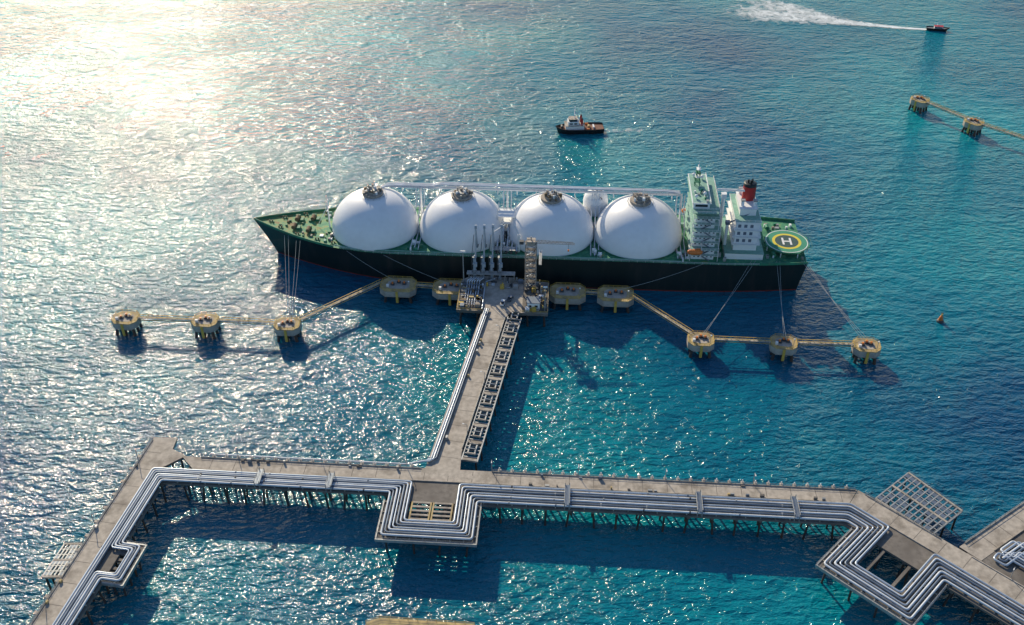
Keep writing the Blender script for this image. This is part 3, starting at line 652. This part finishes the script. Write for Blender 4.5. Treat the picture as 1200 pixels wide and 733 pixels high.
mb.prism(oc(11.9),20.0,20.3,GREEN); mb.prism(oc(11.4),20.301,20.36,mat('helideck_green',(.04,.28,.17),.7,var=.15))
def ring(c,r0,r1,z,m,seg=48):
    vs=[(c[0]+r*math.cos(6.28318*i/seg),c[1]+r*math.sin(6.28318*i/seg),z) for i in range(seg) for r in(r0,r1)]
    mb.add(vs,[(2*i,2*i+1,2*((i+1)%seg)+1,2*((i+1)%seg)) for i in range(seg)],m)
ring((134.5,-4.8),5.9,7.3,20.375,mat('helideck_yellow',(.75,.60,.05),.6,var=.1)); ring((134.5,-4.8),10.2,10.6,20.37,WHITEM)
ring((134.5,-4.8),0,5.88,20.366,mat('helideck_dark',(.03,.08,.08),.7))
hx,hy=134.5,-4.8
for dx in(-1.9,1.9): mb.bx(hx+dx-.5,hx+dx+.5,hy-3.2,hy+3.2,20.372,20.40,WHITEM)
mb.bx(hx-1.39,hx+1.39,hy-.5,hy+.5,20.372,20.40,WHITEM)
for i in range(8):
    p=oc(11)[i]; mb.bar((*p,17),(*p,20),.5,WHITE); q=oc(13.2)[i]; q2=oc(13.2)[(i+1)%8]; p1=oc(12.0)[i]
    mb.bar((*q,20.5),(*q2,20.5),.12,GREEN); mb.bar((*p1,20.1),(*q,20.5),.12,GREEN)
mb.bar((hx,hy,17),(hx,hy,20),1,WHITE)
for k in range(14): mb.box((random.uniform(123,141),random.choice((-1,1))*random.uniform(11,17),17.7),(random.uniform(.8,2.5),random.uniform(.8,2),1.4),random.choice((TAN,GREEN,WHITE,STEEL)))
for y in(-14,12): mb.cyl((127,y-1.5,18.4),(127,y+1.5,18.4),1,GREEN,seg=12)
mb.obj('helideck',ship)

def rope(a,b,sag=1.2):
    e=empty('mooring_rope',a); mb=MB(); a=Vector(a);b=Vector(b); pts=[(a.lerp(b,i/10)-a-Vector((0,0,sag*4*(i/10)*(1-i/10)))) for i in range(11)]
    mb.tube([tuple(p) for p in pts],.075,ROPE,seg=5,bend=.1); mb.obj('rope',e)
for k in range(3):
    rope((147-k*1.2,427.5,18),(163.8-1.5+k*1.5,373,9.6))
for k in range(2):
    rope((134-k*1.6,428,17.6),(125.9+k,375,9.6)); rope((122-k*2,428.4,17.6),(88.5+k,378,9.6)); rope((-118+k*2,451.5,18),(-106.7+k,389,9.6)); rope((-111+k*2,446.5,17.8),(-105.2+k,389.5,9.6))
rope((-88,442,17.6),(-58,422,9.6)); rope((96,425.8,17.6),(52,414,9.6)); rope((-70,438,17.6),(-32,420,9.6),1)

# ------------------------------------------------------------ small craft
def hull_small(mb,L,Bm,z0,z1,m,mdeck,flare=1.0,bowr=2.2):
    st=[-L/2,-L/2*.9,-L/4,0,L/4,L*.38,L*.46,L/2]; hw=[.78,.92,1,1,.93,.66,.32,0.02]
    def ptz(i,f,s): return (st[i]+(bowr*(f-1) if i>=6 else 0)*1.0, s*Bm/2*hw[i]*(.75+.25*f*flare), lerp(z0,z1+(.9*((i-3)/4)**2 if i>3 else 0),f))
    for s_ in(-1,1):
        vs=[ptz(i,f,s_) for i in range(8) for f in(0,.5,1)]; fs=[(i*3+j,(i+1)*3+j,(i+1)*3+j+1,i*3+j+1) for i in range(7) for j in(0,1)]
        if s_>0: fs=[f[::-1] for f in fs]
        mb.add(vs,fs,m,True)
    mb.add([ptz(0,f,-1) for f in(0,1)]+[ptz(0,f,1) for f in(1,0)],[(0,1,2,3)],m)
    a=[ptz(i,.86,-1) for i in range(8)];b=[ptz(i,.86,1) for i in range(8)]; mb.add(a+b,[(i,i+1,9+i,8+i) for i in range(7)],mdeck)
    a=[ptz(i,1,-1) for i in range(8)];b=[ptz(i,1,1) for i in range(8)]
    for S in(a,b):
        for i in range(7): mb.cyl(S[i],S[i+1],.35,RUBBER,seg=6)
tug=empty('tugboat',(44,608,0),math.radians(184)); mb=MB()
hull_small(mb,31,11,-1,3.2,BLACK,mat('tug_deck_brown',(.20,.09,.06),.8),bowr=1.5)
mb.obj('hull',tug); mb=MB()
mb.bx(-2.5,9.5,-3.6,3.6,2.7,5.4,WHITE); mb.bx(-2.8,9.8,-3.9,3.9,5.4,5.6,TAN); mb.bx(1,8,-2.8,2.8,5.6,8,WHITE)
mb.prism([(2,-2.3),(6.5,-2.3),(7.3,-1.2),(7.3,1.2),(6.5,2.3),(2,2.3)],8,9.3,GLASS,WHITE); mb.prism([(1.7,-2.6),(6.7,-2.6),(7.6,-1.3),(7.6,1.3),(6.7,2.6),(1.7,2.6)],9.31,9.7,TAN)
for y in(-2.6,2.6): mb.cyl((-1,y,5.6),(-1,y,9.8),.7,RED,seg=10); mb.cyl((-1,y,9.8),(-1,y,10.6),.6,BLACK,seg=10)
mb.cyl((3.5,0,9.7),(3.5,0,17.5),.3,WHITE,seg=6); mb.box((3.5,0,12.5),(.5,4,.4),WHITE); mb.box((3.5,0,15),(.4,3,.4),WHITE); mb.bar((3.5,0,14),(0,0,9),.25,WHITE)
mb.cyl((11.5,-1.4,3.7),(11.5,1.4,3.7),1,DARK,seg=12); mb.cyl((-6,-1.2,3.5),(-6,1.2,3.5),.9,OCHRE,seg=12); mb.box((-9,0,3.2),(1,4,1.2),WHITE)
for y in(-4.2,4.2): mb.box((-5,y,3.2),(2,.8,1),ORANGE)
mb.bx(2,4,-2.9,-2.83,6.2,7.2,GLASS); mb.bx(5,7,-2.9,-2.83,6.2,7.2,GLASS); mb.bx(2,4,2.83,2.9,6.2,7.2,GLASS); mb.bx(5,7,2.83,2.9,6.2,7.2,GLASS)
mb.rail((-2.6,-3.7,5.6),(9.6,-3.7,5.6),WHITE); mb.rail((-2.6,3.7,5.6),(9.6,3.7,5.6),WHITE)
mb.obj('wheelhouse_and_mast',tug)
sb=empty('pilot_speedboat',(337,786,0),math.radians(-12)); mb=MB()
hull_small(mb,17,4.8,-.6,1.8,BLACK,STEEL); mb.bx(-3,3.5,-1.6,1.6,1.5,3.4,WHITE); mb.bx(-2.6,3.0,-1.66,-1.61,2.2,3,GLASS); mb.bx(3.51,3.56,-1.4,1.4,2.2,3.1,GLASS); mb.bx(-3.2,3.8,-1.8,1.8,3.4,3.55,RED)
mb.cyl((-1,0,3.5),(-1,0,6),.12,WHITE); mb.box((-1,0,4.8),(.3,1.6,.25),WHITE); mb.obj('hull_and_cabin',sb)
def foammat():
    m=bpy.data.materials.new('foam'); m.use_nodes=True; N=m.node_tree.nodes; L=m.node_tree.links; p=N['Principled BSDF']
    p.inputs['Base Color'].default_value=(.8,.85,.87,1); p.inputs['Roughness'].default_value=.9
    g=N.new('ShaderNodeNewGeometry'); t=N.new('ShaderNodeTexNoise'); t.inputs['Scale'].default_value=.16; t.inputs['Detail'].default_value=7; t.inputs['Roughness'].default_value=.7; t.inputs['Distortion'].default_value=.6
    L.new(g.outputs['Position'],t.inputs[0]); a=N.new('ShaderNodeAttribute'); a.attribute_name='foam_amount'
    ad=N.new('ShaderNodeMath'); ad.operation='ADD'; L.new(t.outputs[0],ad.inputs[0]); L.new(a.outputs['Fac'],ad.inputs[1])
    r=N.new('ShaderNodeMapRange'); r.inputs[1].default_value=.70; r.inputs[2].default_value=1.05; L.new(ad.outputs[0],r.inputs[0]); L.new(r.outputs[0],p.inputs['Alpha']); return m
FOAM=foammat()
def wake(name,pts,widths,dens,z=.25):
    vs=[];d=[];fs=[];K=8
    P=[Vector(p) for p in pts]
    for i,p in enumerate(P):
        t=(P[min(i+1,len(P)-1)]-P[max(i-1,0)]).normalized(); nv=Vector((-t.y,t.x))
        for k in range(K+1):
            a=-1+2*k/K; q=p+nv*a*widths[i]; vs.append((q.x,q.y,z)); d.append(dens[i]*(1-a*a))
    for i in range(len(P)-1):
        for k in range(K): fs.append((i*(K+1)+k,i*(K+1)+k+1,(i+1)*(K+1)+k+1,(i+1)*(K+1)+k))
    me=bpy.data.meshes.new(name); me.from_pydata(vs,[],fs); at=me.attributes.new('foam_amount','FLOAT','POINT'); at.data.foreach_set('value',d); me.materials.append(FOAM)
    o=bpy.data.objects.new(name,me); col.objects.link(o)
wake('boat_wake',[(330,787.5),(320,789),(305,792),(288,797),(268,804),(248,811),(225,818),(200,825),(175,832)],[1.8,3,4,5.5,10,17,24,28,20],[.75,.7,.6,.55,.5,.47,.46,.42,.2])
wake('boat_wake',[(290,796),(272,802),(252,816),(235,832),(215,845),(190,855)],[2,8,14,18,20,12],[.3,.42,.44,.44,.40,.15],.3)
wake('tug_wake',[(58,608),(66,608.5),(80,609.5),(96,611)],[4,4.5,6,5],[.36,.30,.22,.1])
by=empty('navigation_buoy',(209.3,401,0)); mb=MB()
mb.lathe((0,0,0),[(1.7,-.6),(1.8,.2),(1.6,.9),(.5,1.1),(.01,1.1)],DARK,20); 
for a in(0,2.1,4.2): mb.bar((1.1*math.cos(a),1.1*math.sin(a),1),(.4*math.cos(a),.4*math.sin(a),3.6),.2,ORANGE)
mb.lathe((0,0,1.1),[(1.1,0),(.9,1.4),(.4,2.6),(.01,2.6)],ORANGE,16); mb.cyl((0,0,3.6),(0,0,4.5),.4,YELLOW,seg=8); mb.box((0,0,5),(1.2,.15,.3),DARK,rz=.7); mb.box((0,0,5),(1.2,.15,.3),DARK,rz=-.7)
mb.obj('float_and_topmark',by)
